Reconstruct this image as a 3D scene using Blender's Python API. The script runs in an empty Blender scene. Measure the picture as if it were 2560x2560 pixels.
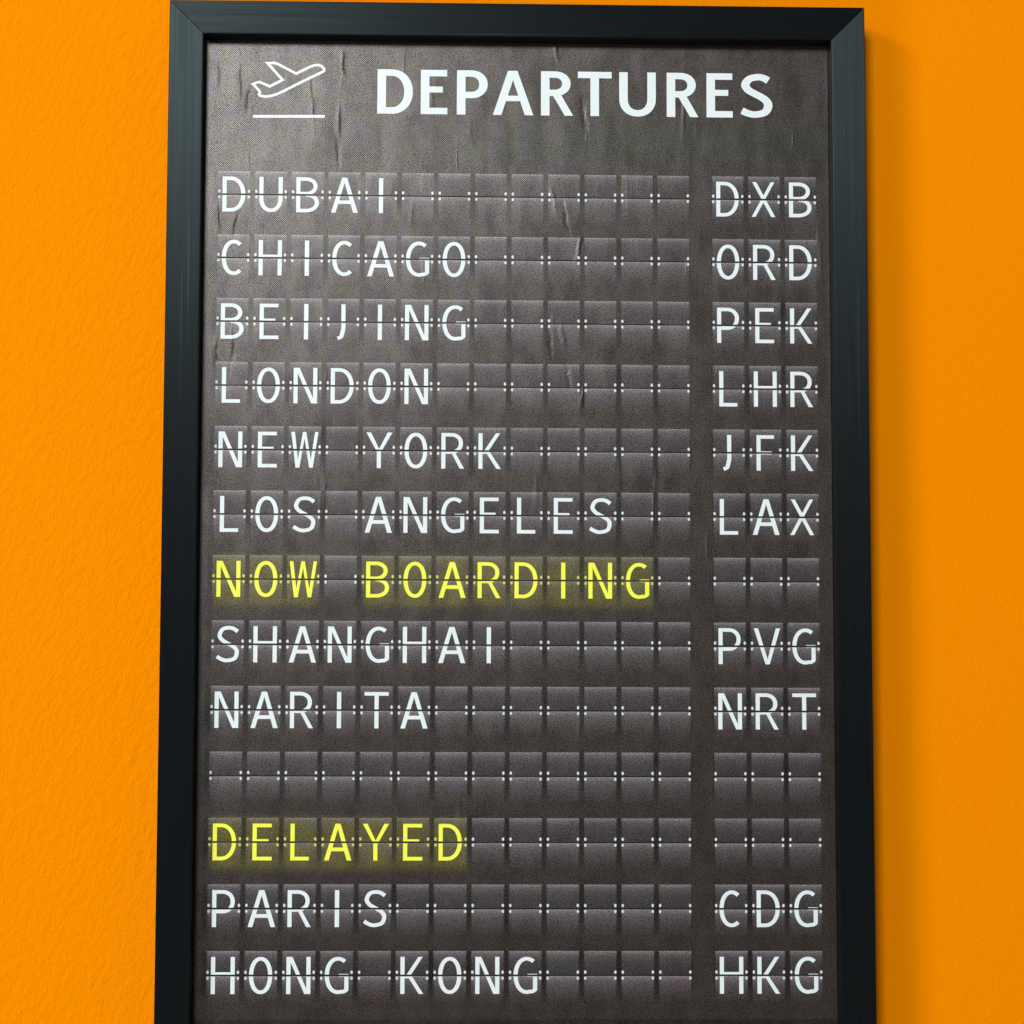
import bpy, bmesh, math, random
from mathutils import Vector, Matrix
from mathutils.geometry import delaunay_2d_cdt

sc = bpy.context.scene
# ------------------------------------------------------------------ camera
cam_d = bpy.data.cameras.new("camera")
cam_d.sensor_width = 36.0
cam_d.lens = 72.0
cam_d.clip_start = 0.05
cam_d.clip_end = 50.0
cam = bpy.data.objects.new("camera", cam_d)
cam.location = (0.12915, -1.10317, -0.27422)
cam.rotation_euler = (1.65087, -0.00366, -0.02908)
sc.collection.objects.link(cam)
sc.camera = cam

# ------------------------------------------------------------------ light: an indoor room, two lamps, an added low fill and the room's own dim glow
world = bpy.data.worlds.new("World")
sc.world = world
world.use_nodes = True
bg = world.node_tree.nodes["Background"]
bg.inputs[0].default_value = (1.0, 1.0, 1.0, 1)
bg.inputs[1].default_value = 0.15


def area(name, loc, aim, size, size_y, power, color):
    l = bpy.data.lights.new(name, 'AREA')
    l.shape = 'RECTANGLE'
    l.size = size
    l.size_y = size_y
    l.energy = power
    l.color = color
    o = bpy.data.objects.new(name, l)
    o.location = loc
    o.rotation_euler = (Vector(aim) - Vector(loc)).to_track_quat('-Z', 'Y').to_euler()
    sc.collection.objects.link(o)
    return o


MID = (0.15, 0.0, -0.1)
area("ceiling_lamp", (-0.60, -3.20, 1.10), MID, 0.75, 0.70, 82.0, (0.95, 1.0, 1.0))
area("side_lamp", (-2.15, -2.10, 1.22), MID, 0.68, 0.68, 36.0, (1.0, 0.98, 0.95))
area("low_fill", (-1.90, -2.10, -2.10), (0.0, 0.0, -0.45), 1.1, 1.1, 34.0, (1.0, 0.99, 0.96))  # unseen fill added low on the left to brighten the lower wall

sc.view_settings.view_transform = 'Standard'
sc.view_settings.look = 'None'
sc.view_settings.gamma = 1.0
sc.view_settings.exposure = 0.0

# ------------------------------------------------------------------ dimensions (metres)
MM = 0.001
P = 0.020            # pitch of the columns
Q = 0.03498          # pitch of the rows
CW = 0.01754         # width of one printed flap
XL, XR, ZT, RW = -0.02652, 0.35342, 0.09210, 0.01863   # frame
ZB = -0.492
DEPTH = 0.010        # face of the frame to the canvas
BACK = 0.0145
WALL = 0.0165
TH = 0.00182


# ------------------------------------------------------------------ helpers
def link(o, parent=None):
    sc.collection.objects.link(o)
    if parent is not None:
        o.parent = parent
    return o


def mesh_from(name, verts, faces, mats=(), uvs=None, mat_idx=None, smooth=False):
    me = bpy.data.meshes.new(name)
    me.from_pydata(verts, [], faces)
    for m in mats:
        me.materials.append(m)
    if uvs:
        uvl = me.uv_layers.new(name="UVMap")
        for p in me.polygons:
            for li, vi in zip(p.loop_indices, p.vertices):
                uvl.data[li].uv = uvs[vi]
    if mat_idx:
        for p, i in zip(me.polygons, mat_idx):
            p.material_index = i
    me.validate()
    me.update()
    return me


class S:
    """A socket one can do arithmetic with."""
    nt = None

    def __init__(s, sock):
        s.s = sock

    @staticmethod
    def m(op, *a, clamp=False):
        n = S.nt.nodes.new('ShaderNodeMath')
        n.operation = op
        n.use_clamp = clamp
        for i, v in enumerate(a):
            if isinstance(v, S):
                S.nt.links.new(v.s, n.inputs[i])
            else:
                n.inputs[i].default_value = float(v)
        return S(n.outputs[0])

    def __add__(s, o): return S.m('ADD', s, o)
    __radd__ = __add__
    def __sub__(s, o): return S.m('SUBTRACT', s, o)
    def __rsub__(s, o): return S.m('SUBTRACT', o, s)
    def __mul__(s, o): return S.m('MULTIPLY', s, o)
    __rmul__ = __mul__
    def __truediv__(s, o): return S.m('DIVIDE', s, o)
    def __rtruediv__(s, o): return S.m('DIVIDE', o, s)
    def fract(s): return S.m('FRACT', s)
    def floor(s): return S.m('FLOOR', s)
    def abs(s): return S.m('ABSOLUTE', s)
    def sin(s): return S.m('SINE', s)
    def exp(s): return S.m('EXPONENT', s)
    def max(s, o): return S.m('MAXIMUM', s, o)
    def min(s, o): return S.m('MINIMUM', s, o)
    def pow(s, o): return S.m('POWER', s, o)
    def gt(s, o): return S.m('GREATER_THAN', s, o)
    def sat(s): return S.m('ADD', s, 0.0, clamp=True)


def smooth(a, b, x):
    n = S.nt.nodes.new('ShaderNodeMapRange')
    n.interpolation_type = 'SMOOTHSTEP'
    S.nt.links.new(x.s, n.inputs['Value'])
    n.inputs['From Min'].default_value = min(a, b)
    n.inputs['From Max'].default_value = max(a, b)
    n.inputs['To Min'].default_value = 0.0 if a < b else 1.0
    n.inputs['To Max'].default_value = 1.0 if a < b else 0.0
    return S(n.outputs[0])


def vec(x, y, z):
    n = S.nt.nodes.new('ShaderNodeCombineXYZ')
    for i, v in enumerate((x, y, z)):
        if isinstance(v, S):
            S.nt.links.new(v.s, n.inputs[i])
        else:
            n.inputs[i].default_value = v
    return S(n.outputs[0])


def noise(v, scale, detail=2.0, rough=0.5, color=False, dist=0.0):
    n = S.nt.nodes.new('ShaderNodeTexNoise')
    S.nt.links.new(v.s, n.inputs['Vector'])
    n.inputs['Scale'].default_value = scale
    n.inputs['Detail'].default_value = detail
    n.inputs['Roughness'].default_value = rough
    n.inputs['Distortion'].default_value = dist
    return S(n.outputs['Color' if color else 'Fac'])


def rgb(r, g, b):
    return vec(r, g, b)


def mix(f, a, b):
    n = S.nt.nodes.new('ShaderNodeMix')
    n.data_type = 'RGBA'
    for i, v in ((0, f), (6, a), (7, b)):
        if isinstance(v, S):
            S.nt.links.new(v.s, n.inputs[i])
        elif i == 0:
            n.inputs[0].default_value = v
        else:
            n.inputs[i].default_value = (*v, 1)
    return S(n.outputs[2])


def vmul(a, f):
    n = S.nt.nodes.new('ShaderNodeVectorMath')
    n.operation = 'SCALE'
    S.nt.links.new(a.s, n.inputs[0])
    if isinstance(f, S):
        S.nt.links.new(f.s, n.inputs['Scale'])
    else:
        n.inputs['Scale'].default_value = f
    return S(n.outputs[0])


def vadd(a, b):
    n = S.nt.nodes.new('ShaderNodeVectorMath')
    n.operation = 'ADD'
    S.nt.links.new(a.s, n.inputs[0])
    S.nt.links.new(b.s, n.inputs[1])
    return S(n.outputs[0])


def bump(h, strength, dist, normal=None):
    n = S.nt.nodes.new('ShaderNodeBump')
    n.inputs['Strength'].default_value = strength
    n.inputs['Distance'].default_value = dist
    S.nt.links.new(h.s, n.inputs['Height'])
    if normal is not None:
        S.nt.links.new(normal.s, n.inputs['Normal'])
    return S(n.outputs[0])


root = bpy.data.objects.new("departures_board", None)
root["label"] = "tall black framed departures board print hanging on the orange wall"
root["category"] = "wall board"
link(root)


def new_mat(name):
    m = bpy.data.materials.new(name)
    m.use_nodes = True
    S.nt = m.node_tree
    b = m.node_tree.nodes['Principled BSDF']
    tc = m.node_tree.nodes.new('ShaderNodeTexCoord')
    tc.object = root
    sp = m.node_tree.nodes.new('ShaderNodeSeparateXYZ')
    m.node_tree.links.new(tc.outputs['Object'], sp.inputs[0])
    return m, b, S(tc.outputs['Object']), S(sp.outputs[0]), S(sp.outputs[1]), S(sp.outputs[2]), tc


def put(b, name, v):
    if isinstance(v, S):
        S.nt.links.new(v.s, b.inputs[name])
    elif isinstance(v, tuple):
        b.inputs[name].default_value = (*v, 1)
    else:
        b.inputs[name].default_value = v


# ------------------------------------------------------------------ materials
CREASES = [(178.5, 94.0, 185.8, 58.7), (198.8, 45.4, 200.6, 20.4), (181.4, -5.2, 185.2, -24.8), (187.0, -9.8, 191.6, -34.5),
           (197.8, -32.4, 195.5, -50.7), (180.5, -83.1, 182.3, -102.6), (186.4, -80.5, 189.2, -97.4),
           (190.0, -103.7, 192.8, -120.5), (199.9, -116.5, 197.2, -129.4), (0.0, 62.8, 0.7, 41.6), (9.5, 62.0, 11.0, 36.8),
           (16.8, 48.7, 14.8, 29.5), (66.0, 69.1, 68.0, 50.8), (64.6, 20.5, 65.5, 1.7), (-0.6, -16.3, 0.4, -34.9),
           (11.0, -20.6, 9.3, -39.2), (-0.2, -91.1, -1.6, -107.1), (10.2, -94.3, 8.4, -112.5)]
CRH = (0.00017, -0.00013, 0.00015, -0.00016)
def canvas_surface(b, obj, x, z, color, letter=0.0):
    """Coated woven canvas: glossy thread tops in a staggered weave, loose wrinkles."""
    px, pz = 0.00098, 0.00118
    wob = noise(obj, 60, 2) * 0.0004
    ux = (x + wob) / px
    uz = (z + wob) / pz
    a = (ux * 2 * math.pi).sin()
    c = (uz * 2 * math.pi).sin()
    dots = (a * c * 0.5 + 0.5)
    dots = dots * dots * dots
    grain = noise(obj, 1500, 2, 0.7)
    blotch = noise(vec(x * 1.0, 0.0, z * 0.50), 90, 5, 0.72)
    hue = noise(vec(x, 3.0, z), 110, 5, 0.8)
    thread = (dots * 3.6 + 0.04) * (0.1 + 1.9 * smooth(0.28, 0.72, grain))
    if letter:
        col = vmul(color, 0.93 + 0.05 * thread)
    else:
        col = vmul(color, 0.50 + 0.62 * thread)
    # wrinkles and scuffs pressed into the cloth
    long = noise(vec(x, 1.0, z * 0.16), 95, 3, 0.55)
    warp = (noise(vec(x, 7.0, z), 160, 2, 0.6) - 0.5) * 0.004
    fold = smooth(0.62, 0.80, long)
    wr = noise(vec(x, 0.0, z * 0.45), 30, 3, 0.5) * 0.0007 + fold * 0.00022
    if not letter:
        cs = None
        for i, (xa, za, xb, zb) in enumerate(CREASES):
            xa, za, xb, zb = xa * MM, za * MM, xb * MM, zb * MM
            L = math.hypot(xb - xa, zb - za)
            tx, tz = (xb - xa) / L, (zb - za) / L
            al = (x - xa) * tx + (z - za) * tz
            ac = ((x - xa) * tz - (z - za) * tx) + warp
            mk = smooth(-0.001, L * 0.35, al) * smooth(L + 0.001, L * 0.55, al)
            sg = 0.0011
            k = (ac * ac * (-1.0 / (sg * sg))).exp() * mk * CRH[i % 4]
            cs = k if cs is None else cs + k
        wr = wr + cs
    put(b, 'Base Color', col)
    put(b, 'Normal', bump(wr + dots * 0.00001, 1.0, 1.0))
    put(b, 'Roughness', 0.29 + 0.14 * blotch)
    if letter:
        put(b, 'Specular IOR Level', 0.25)
    else:
        sheen = thread * (0.62 + 0.7 * smooth(0.30, 0.70, blotch))
        put(b, 'Specular IOR Level', (sheen * 0.70).min(2.0))
        put(b, 'Specular Tint', mix(smooth(0.42, 0.60, hue), (0.98, 0.86, 0.94), (1.0, 0.94, 0.76)))


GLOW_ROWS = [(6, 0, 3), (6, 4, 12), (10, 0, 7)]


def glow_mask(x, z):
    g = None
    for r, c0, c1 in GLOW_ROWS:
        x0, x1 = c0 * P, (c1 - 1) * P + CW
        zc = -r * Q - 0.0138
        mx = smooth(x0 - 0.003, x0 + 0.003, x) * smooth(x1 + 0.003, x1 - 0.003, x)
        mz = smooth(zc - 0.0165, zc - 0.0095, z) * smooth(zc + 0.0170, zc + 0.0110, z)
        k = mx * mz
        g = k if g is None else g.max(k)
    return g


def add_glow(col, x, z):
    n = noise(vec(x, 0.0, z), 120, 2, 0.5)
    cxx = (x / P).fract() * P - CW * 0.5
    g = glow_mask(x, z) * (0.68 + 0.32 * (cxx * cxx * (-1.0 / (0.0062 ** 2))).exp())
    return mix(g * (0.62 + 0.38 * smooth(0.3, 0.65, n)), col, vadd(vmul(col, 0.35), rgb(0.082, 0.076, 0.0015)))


def make_canvas():
    m, b, obj, x, y, z, tc = new_mat('printed_canvas')
    # column gaps printed darker inside the rows of flaps
    right = x.gt(13.25 * P)
    xs = x - right * (0.5 * P)
    cu = (xs / P).fract()
    cx = (cu * P)
    gap = smooth(CW - 0.0006, CW + 0.0004, cx) * smooth(P + 0.0006, P - 0.0004, cx)
    rv = ((0.0 - z) / Q).fract() * Q
    band = smooth(-0.0004, 0.0002, rv) * smooth(0.030, 0.016, rv)
    inside = z.gt(-13 * Q + 0.0075) * (0.0 - z).gt(-0.0002) * x.gt(-0.0026) * (0.0 - x).gt(-15.98 * P - 0.0004)
    mid = x.gt(12.9 * P) * (0.0 - x).gt(-13.47 * P)
    dark = gap * band * inside * (1.0 - mid)
    tone = noise(obj, 14, 2, 0.5)
    base = mix(tone, (0.0270, 0.0188, 0.0160), (0.0235, 0.0185, 0.0150))
    # slight printed shade under each row, and the darker foot of the print
    under = smooth(0.0255, 0.0345, rv) * inside * 0.25
    foot = smooth(-0.4550, -0.4558, z)
    f = 1.0 - dark * 0.72 - under * 0.5
    f = f * (1.0 - 0.55 * foot)
    head = smooth(0.0035, 0.0060, z) * smooth(0.0290, 0.0265, z)
    base = mix(head * 0.8, base, (0.0200, 0.0220, 0.0165))
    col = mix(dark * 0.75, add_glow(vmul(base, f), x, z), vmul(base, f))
    canvas_surface(b, obj, x, z, col)
    return m


def make_flap():
    m, b, obj, x, y, z, tc = new_mat('flap_ink')
    sp = m.node_tree.nodes.new('ShaderNodeSeparateXYZ')
    m.node_tree.links.new(tc.outputs['UV'], sp.inputs[0])
    u, v = S(sp.outputs[0]), S(sp.outputs[1])
    upper = v.gt(1.0001)
    t = 1.0 - (v - upper)             # 0 at the top edge of a flap, 1 at its foot
    oi = m.node_tree.nodes.new('ShaderNodeObjectInfo')
    rnd = S(oi.outputs['Random'])
    hi = (t * -6.0).exp()
    lip = (t * -28.0).exp()
    lum_up = 0.044 + 0.110 * hi + 0.070 * lip - 0.018 * t
    lum_lo = 0.029 + 0.030 * (1.0 - t) + 0.098 * (t * -5.5).exp() + 0.055 * lip
    lum = (upper * lum_up + (1.0 - upper) * lum_lo) * 1.08
    side = smooth(0.0, 0.05, u) * smooth(1.0, 0.95, u)
    deep = (1.0 - upper) * smooth(0.4, 1.0, t)
    lum = lum * (1.0 - (1.0 - side) * (0.25 + 0.35 * t))
    tint = mix(rnd, (1.10, 0.88, 0.95), (0.99, 0.90, 0.97))
    tint = mix(deep, tint, (0.98, 0.70, 0.62))
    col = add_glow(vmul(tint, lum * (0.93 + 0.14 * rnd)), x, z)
    canvas_surface(b, obj, x, z, col)
    return m


def make_ink(name, c):
    m, b, obj, x, y, z, tc = new_mat(name)
    canvas_surface(b, obj, x, z, rgb(*c), letter=1.0)
    return m


def make_frame(name, vertical):
    m, b, obj, x, y, z, tc = new_mat(name)
    if vertical:
        g = vec(x * 1.0, y, z * 0.012)
        tan = (1.0, 0.0, 0.0)
    else:
        g = vec(x * 0.012, y, z * 1.0)
        tan = (0.0, 0.0, 1.0)
    streak = noise(g, 1400, 4, 0.65)
    wide = noise(g, 300, 2, 0.5)
    scr = smooth(0.66, 0.74, noise(g, 420, 1, 0.4))
    patch = noise(obj, 22, 3, 0.6)
    put(b, 'Base Color', mix(streak, (0.0030, 0.0034, 0.0040), (0.0055, 0.006, 0.0068)))
    put(b, 'Roughness', 0.36 + 0.12 * wide)
    put(b, 'Specular IOR Level', (0.10 + 0.17 * streak + 0.30 * scr * patch))
    put(b, 'Specular Tint', (0.76, 1.0, 1.06))
    put(b, 'Anisotropic', 0.85)
    tn = vec(*tan)
    put(b, 'Tangent', tn)
    h = streak * 0.00002 + wide * 0.00005 + noise(obj, 2600, 2, 0.6) * 0.000012
    put(b, 'Normal', bump(h, 1.0, 1.0))
    return m


def make_wall():
    m, b, obj, x, y, z, tc = new_mat('orange_wall_paint')
    # roller stipple: small slanted lumps
    ca, sa = math.cos(0.45), math.sin(0.45)
    lx = x * ca - z * sa
    lz = x * sa + z * ca
    v = vec(lx, 0.0, lz * 0.55)
    lump = noise(v, 240, 3, 0.55, dist=0.3)
    fine = noise(obj, 900, 3, 0.6)
    broad = noise(vec(x, 0.0, z), 8, 2, 0.5)
    speck = noise(obj, 1150, 3, 0.75)
    col = mix(smooth(0.25, 0.75, speck), (0.78, 0.203, 0.0), (0.97, 0.282, 0.0))
    col = mix(broad * 0.25, col, (0.93, 0.262, 0.0))
    put(b, 'Base Color', col)
    put(b, 'Roughness', 0.62)
    put(b, 'Specular IOR Level', 0.08)
    put(b, 'Specular Tint', (1.0, 0.5, 0.1))
    put(b, 'Normal', bump((lump * 0.00085 + fine * 0.00034) * (0.25 + 0.75 * smooth(0.30, 0.0, x)) + broad * 0.0006, 1.0, 1.0))
    return m


M_canvas = make_canvas()
M_flap = make_flap()
M_white = make_ink('white_ink', (0.765, 0.83, 0.845))
M_yellow = make_ink('yellow_ink', (0.92, 0.93, 0.085))
M_dot = make_ink('pale_dot_ink', (0.66, 0.70, 0.69))
M_ydot = make_ink('yellow_dot_ink', (0.62, 0.62, 0.16))
M_fv = make_frame('black_frame_paint_upright', True)
M_fh = make_frame('black_frame_paint_cross', False)
M_wall = make_wall()
m, b, *_ = new_mat('backing_board')
put(b, 'Base Color', (0.006, 0.006, 0.006))
put(b, 'Roughness', 0.9)
M_back = m
m, b, *_ = new_mat('hinge_ink')
put(b, 'Base Color', (0.007, 0.006, 0.007))
put(b, 'Roughness', 0.6)
put(b, 'Specular IOR Level', 0.1)
M_hinge = m

# ------------------------------------------------------------------ the wall
s = 2.4
me = mesh_from('wall', [(-s, WALL, -s), (s, WALL, -s), (s, WALL, s), (-s, WALL, s),
                        (-s, WALL + .1, -s), (s, WALL + .1, -s), (s, WALL + .1, s), (-s, WALL + .1, s)],
               [(0, 1, 2, 3), (7, 6, 5, 4), (4, 5, 1, 0), (3, 2, 6, 7), (1, 5, 6, 2), (4, 0, 3, 7)], (M_wall,))
wall = link(bpy.data.objects.new('wall', me))
wall['kind'] = 'structure'
wall['label'] = 'orange painted wall with a faint roller texture'


# ------------------------------------------------------------------ frame rails
def rot(x, z):
    return x * math.cos(TH) - z * math.sin(TH), x * math.sin(TH) + z * math.cos(TH)


SEAM = 0.00022
prof = [(0.0, BACK), (0.0, -DEPTH + 0.0005), (0.00014, -DEPTH + 0.00015), (0.0005, -DEPTH),
        (RW - 0.0008, -DEPTH), (RW - 0.00035, -DEPTH + 0.00012), (RW, -DEPTH + 0.0007), (RW, BACK)]


def rail(side, mat):
    """Mitred rail; side is left, right, top or bottom."""
    verts = []
    for end in (0, 1):
        for o, y in prof:
            if side == 'left':
                x = XL + o
                z = (ZB + o + SEAM) if end == 0 else (ZT - o - SEAM)
            elif side == 'right':
                x = XR - o
                z = (ZB + o + SEAM) if end == 0 else (ZT - o - SEAM)
            elif side == 'top':
                z = ZT - o
                x = (XL + o + SEAM) if end == 0 else (XR - o - SEAM)
            else:
                z = ZB + o
                x = (XL + o + SEAM) if end == 0 else (XR - o - SEAM)
            x, z = rot(x, z)
            verts.append((x, y, z))
    n = len(prof)
    faces = [(i, (i + 1) % n, n + (i + 1) % n, n + i) for i in range(n)]
    faces += [tuple(range(n - 1, -1, -1)), tuple(range(n, 2 * n))]
    me = mesh_from('frame_rail', verts, faces, (mat,))
    bm = bmesh.new()
    bm.from_mesh(me)
    bmesh.ops.recalc_face_normals(bm, faces=bm.faces)
    bm.to_mesh(me)
    bm.free()
    return link(bpy.data.objects.new('frame_rail', me), root)


rail('left', M_fv)['label'] = 'left upright rail of the black frame'
rail('right', M_fv)['label'] = 'right upright rail of the black frame'
rail('top', M_fh)['label'] = 'top rail of the black frame'
rail('bottom', M_fh)['label'] = 'bottom rail of the black frame'


def boxed(name, x0, x1, y0, y1, z0, z1, mat, turned=True):
    vs = []
    for (x, z) in ((x0, z0), (x1, z0), (x1, z1), (x0, z1)):
        vs.append((x, z))
    if turned:
        vs = [rot(*p) for p in vs]
    v = [(x, y0, z) for x, z in vs] + [(x, y1, z) for x, z in vs]
    f = [(0, 1, 2, 3), (7, 6, 5, 4), (0, 4, 5, 1), (1, 5, 6, 2), (2, 6, 7, 3), (3, 7, 4, 0)]
    return link(bpy.data.objects.new(name, mesh_from(name, v, f, (mat,))), root)


boxed('backing_board', XL + 0.004, XR - 0.004, BACK - 0.004, BACK - 0.001, ZB + 0.004, ZT - 0.004, M_back)
e = 0.00025
boxed('canvas_print', XL + RW + e, XR - RW - e, 0.0, 0.004, ZB + RW + e, ZT - RW - e, M_canvas)

# ------------------------------------------------------------------ glyphs
LAYER = 0.00004      # the ink lies this much proud of the canvas


def pen(pts, sv, sh, closed=False):
    """Quads along a path with a pen that is sv wide where it runs upright and sh where it runs level."""
    n = len(pts)
    L, Rr = [], []
    for i in range(n):
        a = pts[(i - 1) % n] if closed or i > 0 else pts[i]
        c = pts[(i + 1) % n] if closed or i < n - 1 else pts[i]
        tx, ty = c[0] - a[0], c[1] - a[1]
        l = math.hypot(tx, ty) or 1
        tx, ty = tx / l, ty / l
        w = math.sqrt((sv * ty) ** 2 + (sh * tx) ** 2) / 2
        L.append((pts[i][0] - ty * w, pts[i][1] + tx * w))
        Rr.append((pts[i][0] + ty * w, pts[i][1] - tx * w))
    out = []
    for i in range(n if closed else n - 1):
        j = (i + 1) % n
        out.append([L[i], L[j], Rr[j], Rr[i]])
    return out


def catmull(pts, k=7):
    out = []
    n = len(pts)
    for i in range(n - 1):
        p0 = pts[max(i - 1, 0)]
        p1, p2 = pts[i], pts[i + 1]
        p3 = pts[min(i + 2, n - 1)]
        for s_ in range(k):
            t = s_ / k
            out.append(tuple(0.5 * ((2 * p1[j]) + (-p0[j] + p2[j]) * t + (2 * p0[j] - 5 * p1[j] + 4 * p2[j] - p3[j]) * t * t
                                    + (-p0[j] + 3 * p1[j] - 3 * p2[j] + p3[j]) * t ** 3) for j in (0, 1)))
    out.append(pts[-1])
    return out


def sarc(cx, cy, rx, ry, a0, a1, n=18, e=2.2):
    out = []
    for i in range(n + 1):
        a = math.radians(a0 + (a1 - a0) * i / n)
        c, s_ = math.cos(a), math.sin(a)
        out.append((cx + rx * math.copysign(abs(c) ** (2 / e), c), cy + ry * math.copysign(abs(s_) ** (2 / e), s_)))
    return out


def glyph(ch, w, h, sv, sh, bold=False):
    R = lambda x0, y0, x1, y1: [(x0, y0), (x1, y0), (x1, y1), (x0, y1)]

    def bar(x0a, x1a, ya, x0b, x1b, yb):
        return [(x0a * w, ya * h), (x1a * w, ya * h), (x1b * w, yb * h), (x0b * w, yb * h)]
    hv, hh = sv / 2, sh / 2
    d = 1.0 if not bold else 1.0
    if ch == 'I':
        return [R(0, 0, w, h)]
    if ch == 'L':
        return [R(0, 0, sv, h), R(0, 0, w, sh)]
    if ch == 'E':
        m0, m1 = (0.49, 0.625) if bold else (0.485, 0.578)
        return [R(0, 0, sv, h), R(0, 0, w, sh), R(0, h - sh, w * .985, h), R(0, m0 * h, w * 0.83, m1 * h)]
    if ch == 'F':
        return [R(0, 0, sv, h), R(0, h - sh, w, h), R(0, .456 * h, w * 0.86, .543 * h)]
    if ch == 'H':
        return [R(0, 0, sv, h), R(w - sv, 0, w, h), R(0, 0.49 * h, w, 0.588 * h)]
    if ch == 'T':
        return [R(0, h - sh, w, h), R(w / 2 - hv, 0, w / 2 + hv, h)]
    if ch == 'N':
        return [R(0, 0, sv, h), R(w - sv, 0, w, h), bar(.752, .925, 0, .075, .248, 1)]
    if ch == 'A':
        if bold:
            return [bar(0, .21, 0, .37, .57, 1), bar(.79, 1, 0, .42, .605, 1), bar(.2, .8, .315, .25, .75, .438)]
        return [bar(0, .172, 0, .405, .555, 1), bar(.828, 1, 0, .445, .595, 1), bar(.15, .85, .25, .2, .8, .352)]
    if ch == 'V':
        return [bar(.44, .58, 0, 0, .165, 1), bar(.47, .60, 0, .835, 1, 1)]
    if ch == 'W':
        return [bar(.17, .29, 0, 0, .135, 1), bar(.20, .31, 0, .43, .53, 1),
                bar(.67, .78, 0, .45, .55, 1), bar(.68, .80, 0, .875, 1, 1)]
    if ch == 'X':
        return [bar(0, .165, 0, .81, .97, 1), bar(.83, 1, 0, .03, .20, 1)]
    if ch == 'Y':
        return [bar(.405, .565, 0, .405, .565, .5), bar(.42, .56, .44, 0, .18, 1), bar(.42, .56, .44, .82, 1, 1)]
    if ch == 'K':
        return [R(0, 0, sv, h), bar(.16, .36, .42, .775, .965, 1), bar(.80, 1, 0, .27, .455, .52)]
    if ch == 'O':
        return pen(sarc(w / 2, h / 2, w / 2 - hv, h / 2 - hh, 0, 360, 56, 2.12)[:-1], sv, sh, True)
    if ch == 'C':
        rx, ry = w * 0.56 - hv, h / 2 - hh
        return pen(sarc(w * 0.56, h / 2, rx, ry, 53, 307, 44, 2.12), sv, sh)
    if ch == 'G':
        rx, ry = w * 0.56 - hv, h / 2 - hh
        body = sarc(w * 0.56, h / 2, rx, ry, 55, 285, 40, 2.12)
        body += [(w * .80, h * .065), (w * .90, h * .105), (w - hv * .9, h * .15)]
        return pen(body, sv, sh) + [R(w - sv, .10 * h, w, .54 * h), R(w * .585, .462 * h, w, .54 * h)]
    if ch == 'D':
        cx = w * (0.36 if not bold else .40)
        top = sarc(cx, h / 2, w - hv - cx, h / 2 - hh, 90, -90, 34, 2.12)
        return [R(0, 0, sv, h), R(0, 0, cx + .01, sh), R(0, h - sh, cx + .01, h)] + pen(top, sv, sh)
    if ch in 'PR':
        yb = (.37 if ch == 'P' else (.44 if bold else .415)) * h
        wb = w if ch == 'P' else w * (0.92 if bold else .945)
        cx = wb * .46
        cy = (yb + h) / 2
        bowl = sarc(cx, cy, wb - hv - cx, (h - yb) / 2 - hh, 90, -90, 28, 2.12)
        out = [R(0, 0, sv, h), R(0, yb, cx + .01, yb + sh), R(0, h - sh, cx + .01, h)] + pen(bowl, sv, sh)
        if ch == 'R':
            out.append(bar(.74, 1, 0, .33, .60, .50) if bold else bar(.805, 1, 0, .425, .60, .46))
        return out
    if ch == 'B':
        m = .535 * h
        cx = w * .42
        up = sarc(cx, (m + h) / 2, w * .935 - hv - cx, (h - m) / 2, 90, -90, 24, 2.1)
        up = [(a, min(b_, h - hh)) for a, b_ in up]
        up = sarc(cx, (m + h - hh) / 2, w * .935 - hv - cx, (h - hh - m) / 2, 90, -90, 24, 2.1)
        m2 = .50 * h
        lo = sarc(cx, (hh + m2) / 2, w - hv - cx, (m2 - hh) / 2, 90, -90, 24, 2.1)
        return [R(0, 0, sv, h), R(0, 0, cx + .01, sh), R(0, h - sh, cx + .01, h), R(0, m - hh, cx + .01, m + hh)] \
            + pen(up, sv, sh) + pen(lo, sv, sh)
    if ch == 'U':
        r = w / 2 - hv
        bot = sarc(w / 2, h * .40, r, h * .40 - hh, 180, 360, 34, 2.15)
        return [R(0, h * .40, sv, h), R(w - sv, h * .40, w, h)] + pen(bot, sv, sh)
    if ch == 'J':
        p = catmull([(w - hv, h), (w - hv, h * .6), (w - hv, h * .33), (w - hv * 1.5, h * .18), (w * .50, h * .085), (w * .08, h * .035)], 7)
        return pen(p, sv, sh)
    if ch == 'S':
        pts = [(.935, .850), (.76, .925), (.53, .951), (.27, .905), (.145, .745), (.25, .620), (.46, .535),
               (.68, .460), (.86, .370), (.905, .255), (.80, .105), (.47, .049), (.23, .085), (.035, .158)]
        if bold:
            pts = [(.875, .845), (.74, .900), (.56, .925), (.30, .880), (.17, .750), (.26, .630), (.46, .545),
                   (.66, .470), (.82, .380), (.87, .265), (.76, .125), (.47, .075), (.25, .10), (.06, .160)]
        return pen(catmull([(a * w, b_ * h) for a, b_ in pts], 6), sv, sh)
    raise ValueError(ch)


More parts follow.
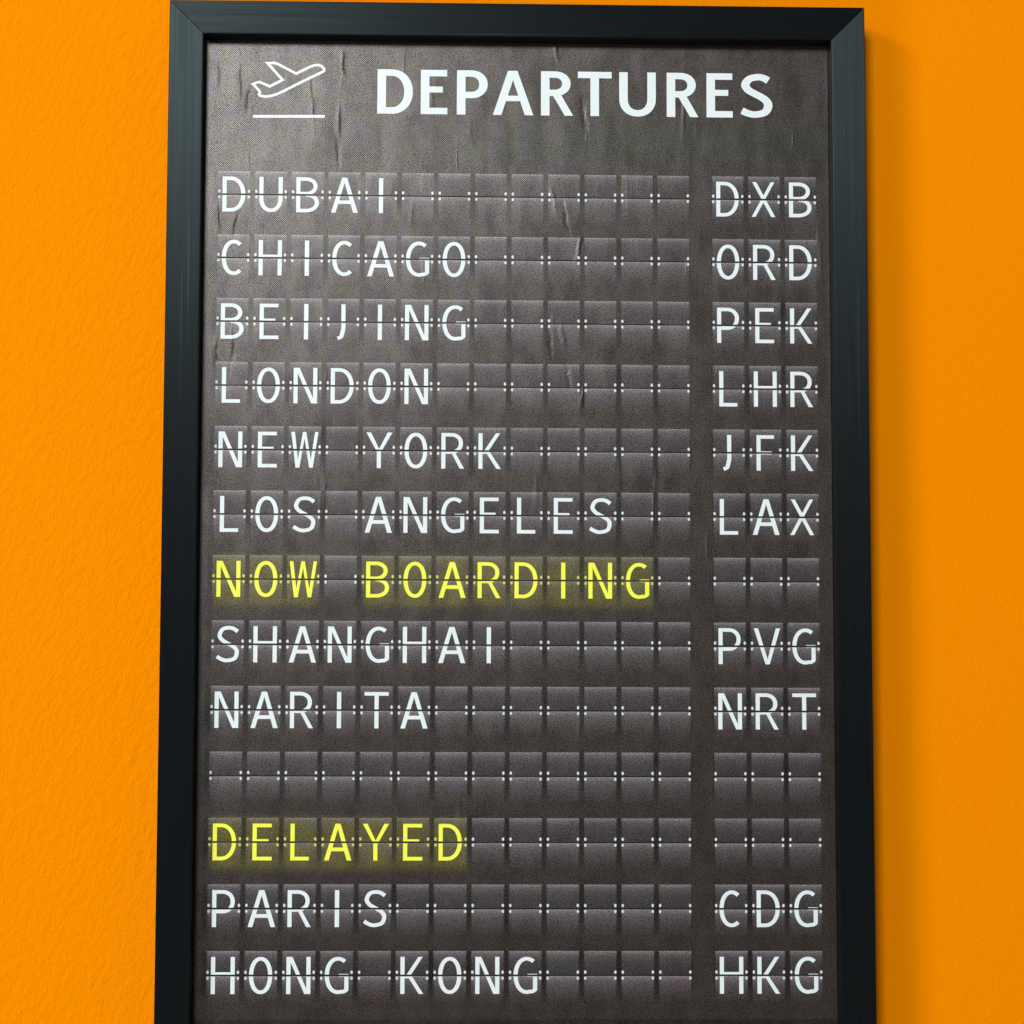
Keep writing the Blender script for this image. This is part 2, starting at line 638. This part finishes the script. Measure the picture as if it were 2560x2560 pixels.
def union_mesh(name, polys, mat, cut=None, scale=MM):
    """Union of overlapping polygons as one flat sheet facing the room; cut = (y0, y1) band removed."""
    vs, fs = [], []
    safe = []
    for p in polys:
        if len(p) == 4:
            cr = []
            for i in range(4):
                a, b_, c = p[i], p[(i + 1) % 4], p[(i + 2) % 4]
                cr.append((b_[0] - a[0]) * (c[1] - b_[1]) - (b_[1] - a[1]) * (c[0] - b_[0]))
            if min(cr) < 1e-6 < max(cr) and not (max(cr) < 1e-6):
                safe += [[p[0], p[1], p[2]], [p[0], p[2], p[3]]]
                continue
        safe.append(p)
    for p in safe:
        area2 = sum(p[i][0] * p[(i + 1) % len(p)][1] - p[(i + 1) % len(p)][0] * p[i][1] for i in range(len(p)))
        if abs(area2) < 1e-7:
            continue
        if area2 < 0:
            p = p[::-1]
        k = len(vs)
        vs += [Vector(q) for q in p]
        fs.append(list(range(k, k + len(p))))
    ov, oe, of, _, _, orig = delaunay_2d_cdt(vs, [], fs, 0, 1e-4)
    keep = [f for f, o in zip(of, orig) if len(o) > 0]
    me = bpy.data.meshes.new(name)
    bm = bmesh.new()
    bv = [bm.verts.new((v.x * scale, 0, v.y * scale)) for v in ov]
    for f in keep:
        try:
            bm.faces.new([bv[i] for i in f])
        except ValueError:
            pass
    if cut:
        for yy in cut:
            bmesh.ops.bisect_plane(bm, geom=bm.verts[:] + bm.edges[:] + bm.faces[:], dist=1e-8,
                                   plane_co=(0, 0, yy * scale), plane_no=(0, 0, 1))
        dead = [f for f in bm.faces if cut[0] < f.calc_center_median().z / scale < cut[1]]
        bmesh.ops.delete(bm, geom=dead, context='FACES')
    loose = [v for v in bm.verts if not v.link_faces]
    bmesh.ops.delete(bm, geom=loose, context='VERTS')
    bmesh.ops.dissolve_limit(bm, angle_limit=0.001, verts=bm.verts[:], edges=bm.edges[:])
    for f in bm.faces:
        f.normal_update()
        if f.normal.y > 0:
            f.normal_flip()
    bm.to_mesh(me)
    bm.free()
    me.materials.append(mat)
    return me


# ------------------------------------------------------------------ heading
HX = [('D', 86.2, 105.6), ('E', 110.0, 124.6), ('P', 129.8, 146.7), ('A', 149.6, 171.8), ('R', 176.0, 193.7),
      ('T', 196.3, 214.9), ('U', 219.1, 239.3), ('R', 245.3, 262.8), ('E', 267.3, 281.8), ('S', 285.8, 303.7)]
for ch, x0, x1 in HX:
    me = union_mesh('heading_letter', glyph(ch, x1 - x0, 24.8, 4.7, 3.6, True), M_white)
    o = link(bpy.data.objects.new('heading_letter', me), root)
    o.location = (x0 * MM, -LAYER, 33.0 * MM)
    o['label'] = 'large white letter %s of the heading' % ch

# aeroplane drawn in outline
apx = [(137, 379), (185, 360), (208, 358), (228, 366), (313, 403), (448, 334), (288, 158), (362, 155), (400, 169),
       (591, 268), (740, 196), (785, 180), (825, 178), (862, 192), (886, 218), (884, 238), (862, 253), (640, 360),
       (470, 447), (400, 480), (340, 500), (280, 510), (240, 508), (212, 500), (200, 487), (210, 468), (202, 450), (170, 413)]
pl = [(10.78 + .0519 * a + .0007 * c, 68.67 - .0531 * c + .00061 * a) for a, c in apx]


def outline(pts, w):
    n = len(pts)
    L, Rr = [], []
    for i in range(n):
        a, b_, c = Vector(pts[i - 1]), Vector(pts[i]), Vector(pts[(i + 1) % n])
        d1, d2 = (b_ - a).normalized(), (c - b_).normalized()
        n1, n2 = Vector((-d1.y, d1.x)), Vector((-d2.y, d2.x))
        mt = (n1 + n2)
        mt = mt.normalized() / max(0.35, mt.normalized().dot(n1))
        L.append(tuple(b_ + mt * w / 2))
        Rr.append(tuple(b_ - mt * w / 2))
    return [[L[i], L[(i + 1) % n], Rr[(i + 1) % n], Rr[i]] for i in range(n)]


o = link(bpy.data.objects.new('aeroplane_symbol', union_mesh('aeroplane_symbol', outline(pl, 1.42), M_white)), root)
o.location = (0, -LAYER, 0)
o['label'] = 'white outline of a climbing aeroplane'
o = link(bpy.data.objects.new('runway_line', union_mesh('runway_line', [[(18.3, 29.85), (57.5, 30.3), (57.5, 31.85), (18.3, 31.4)]], M_white)), root)
o.location = (0, -LAYER, 0)
o['label'] = 'white line under the aeroplane outline'

# ------------------------------------------------------------------ rows of flaps
ROWS = [("DUBAI", "DXB"), ("CHICAGO", "ORD"), ("BEIJING", "PEK"), ("LONDON", "LHR"), ("NEW YORK", "JFK"),
        ("LOS ANGELES", "LAX"), ("NOW BOARDING", ""), ("SHANGHAI", "PVG"), ("NARITA", "NRT"), ("", ""),
        ("DELAYED", ""), ("PARIS", "CDG"), ("HONG KONG", "HKG")]
EXT = {'D': (2.4, 14.8), 'U': (2.4, 15.1), 'B': (2.5, 14.9), 'A': (1.5, 16.1), 'I': (7.55, 9.85), 'C': (2.5, 14.2),
       'H': (2.5, 15.1), 'G': (2.6, 15.2), 'O': (2.6, 14.9), 'E': (3.5, 13.8), 'J': (5.4, 10.0), 'N': (2.3, 15.1),
       'L': (3.6, 13.5), 'W': (1.4, 16.1), 'Y': (2.0, 16.0), 'R': (2.5, 14.9), 'K': (2.6, 14.8), 'S': (2.7, 14.9),
       'T': (2.3, 15.2), 'P': (2.6, 14.6), 'V': (1.7, 16.0), 'X': (1.9, 14.9), 'F': (3.8, 13.4)}
LH = 19.4
LT = 3.0            # letter top below the cell top
HINGE = 12.75       # hinge below the cell top
cutband = (LH + LT - HINGE - 0.53, LH + LT - HINGE + 0.50)
FOOT = 26.5

w = CW / MM
fv = [(0, 0, 0), (w, 0, 0), (w, 0, -HINGE + .25), (0, 0, -HINGE + .25),
      (0, 0, -HINGE - .30), (w, 0, -HINGE - .30), (w, 0, -FOOT), (0, 0, -FOOT)]
fu = [(0, 2), (1, 2), (1, 1.0002), (0, 1.0002), (0, 1), (1, 1), (1, 0), (0, 0)]
flap_me = mesh_from('flap', [(a * MM, 0, c * MM) for a, _, c in fv], [(3, 2, 1, 0), (7, 6, 5, 4)], (M_flap,), fu)


def flipped(me):
    for p in me.polygons:
        pass
    bm = bmesh.new()
    bm.from_mesh(me)
    for f in bm.faces:
        f.normal_update()
        if f.normal.y > 0:
            f.normal_flip()
    bm.to_mesh(me)
    bm.free()


flipped(flap_me)
hinge_me = mesh_from('hinge_line', [(-0.3 * MM, 0, (-HINGE - .32) * MM), ((w + .3) * MM, 0, (-HINGE - .32) * MM),
                                    ((w + .3) * MM, 0, (-HINGE + .22) * MM), (-0.3 * MM, 0, (-HINGE + .22) * MM)],
                     [(0, 1, 2, 3)], (M_hinge,))
flipped(hinge_me)


def dot_mesh(mat):
    polys = []
    for cx in (0.75, w - 0.75):
        for cz in (-HINGE + 1.72, -HINGE - 1.45):
            polys.append([(cx + .68 * math.cos(a * math.pi / 5), cz + (.92 if cz > -HINGE else .82) * math.sin(a * math.pi / 5)) for a in range(10)])
    return union_mesh('hinge_dots', polys, mat)


dots_w, dots_y = dot_mesh(M_dot), dot_mesh(M_ydot)
letter_cache = {}
for r, (city, code) in enumerate(ROWS):
    yellow = r in (6, 10)
    cells = [(c, c * P, city[c] if c < len(city) else ' ') for c in range(13)]
    cells += [(13 + c, (13.5 + c) * P, code[c] if c < len(code) else ' ') for c in range(3)]
    for c, x, ch in cells:
        f = link(bpy.data.objects.new('flap', flap_me), root)
        f.location = (x, -LAYER, -r * Q)
        hn = link(bpy.data.objects.new('hinge_line', hinge_me), f)
        hn.location = (0, -LAYER, 0)
        d = link(bpy.data.objects.new('hinge_dots', dots_y if yellow and ch != ' ' else dots_w), f)
        d.location = (0, -LAYER * 2, 0)
        if ch != ' ':
            f['label'] = '%sflap showing the letter %s' % ('yellow glowing ' if yellow else '', ch)
            key = (ch, yellow)
            if key not in letter_cache:
                x0, x1 = EXT[ch]
                letter_cache[key] = union_mesh('letter', glyph(ch, x1 - x0, LH, 2.25, 1.95), M_yellow if yellow else M_white, cutband)
            lo = link(bpy.data.objects.new('letter', letter_cache[key]), f)
            lo.location = (EXT[ch][0] * MM, -LAYER * 3, -(LT + LH) * MM)
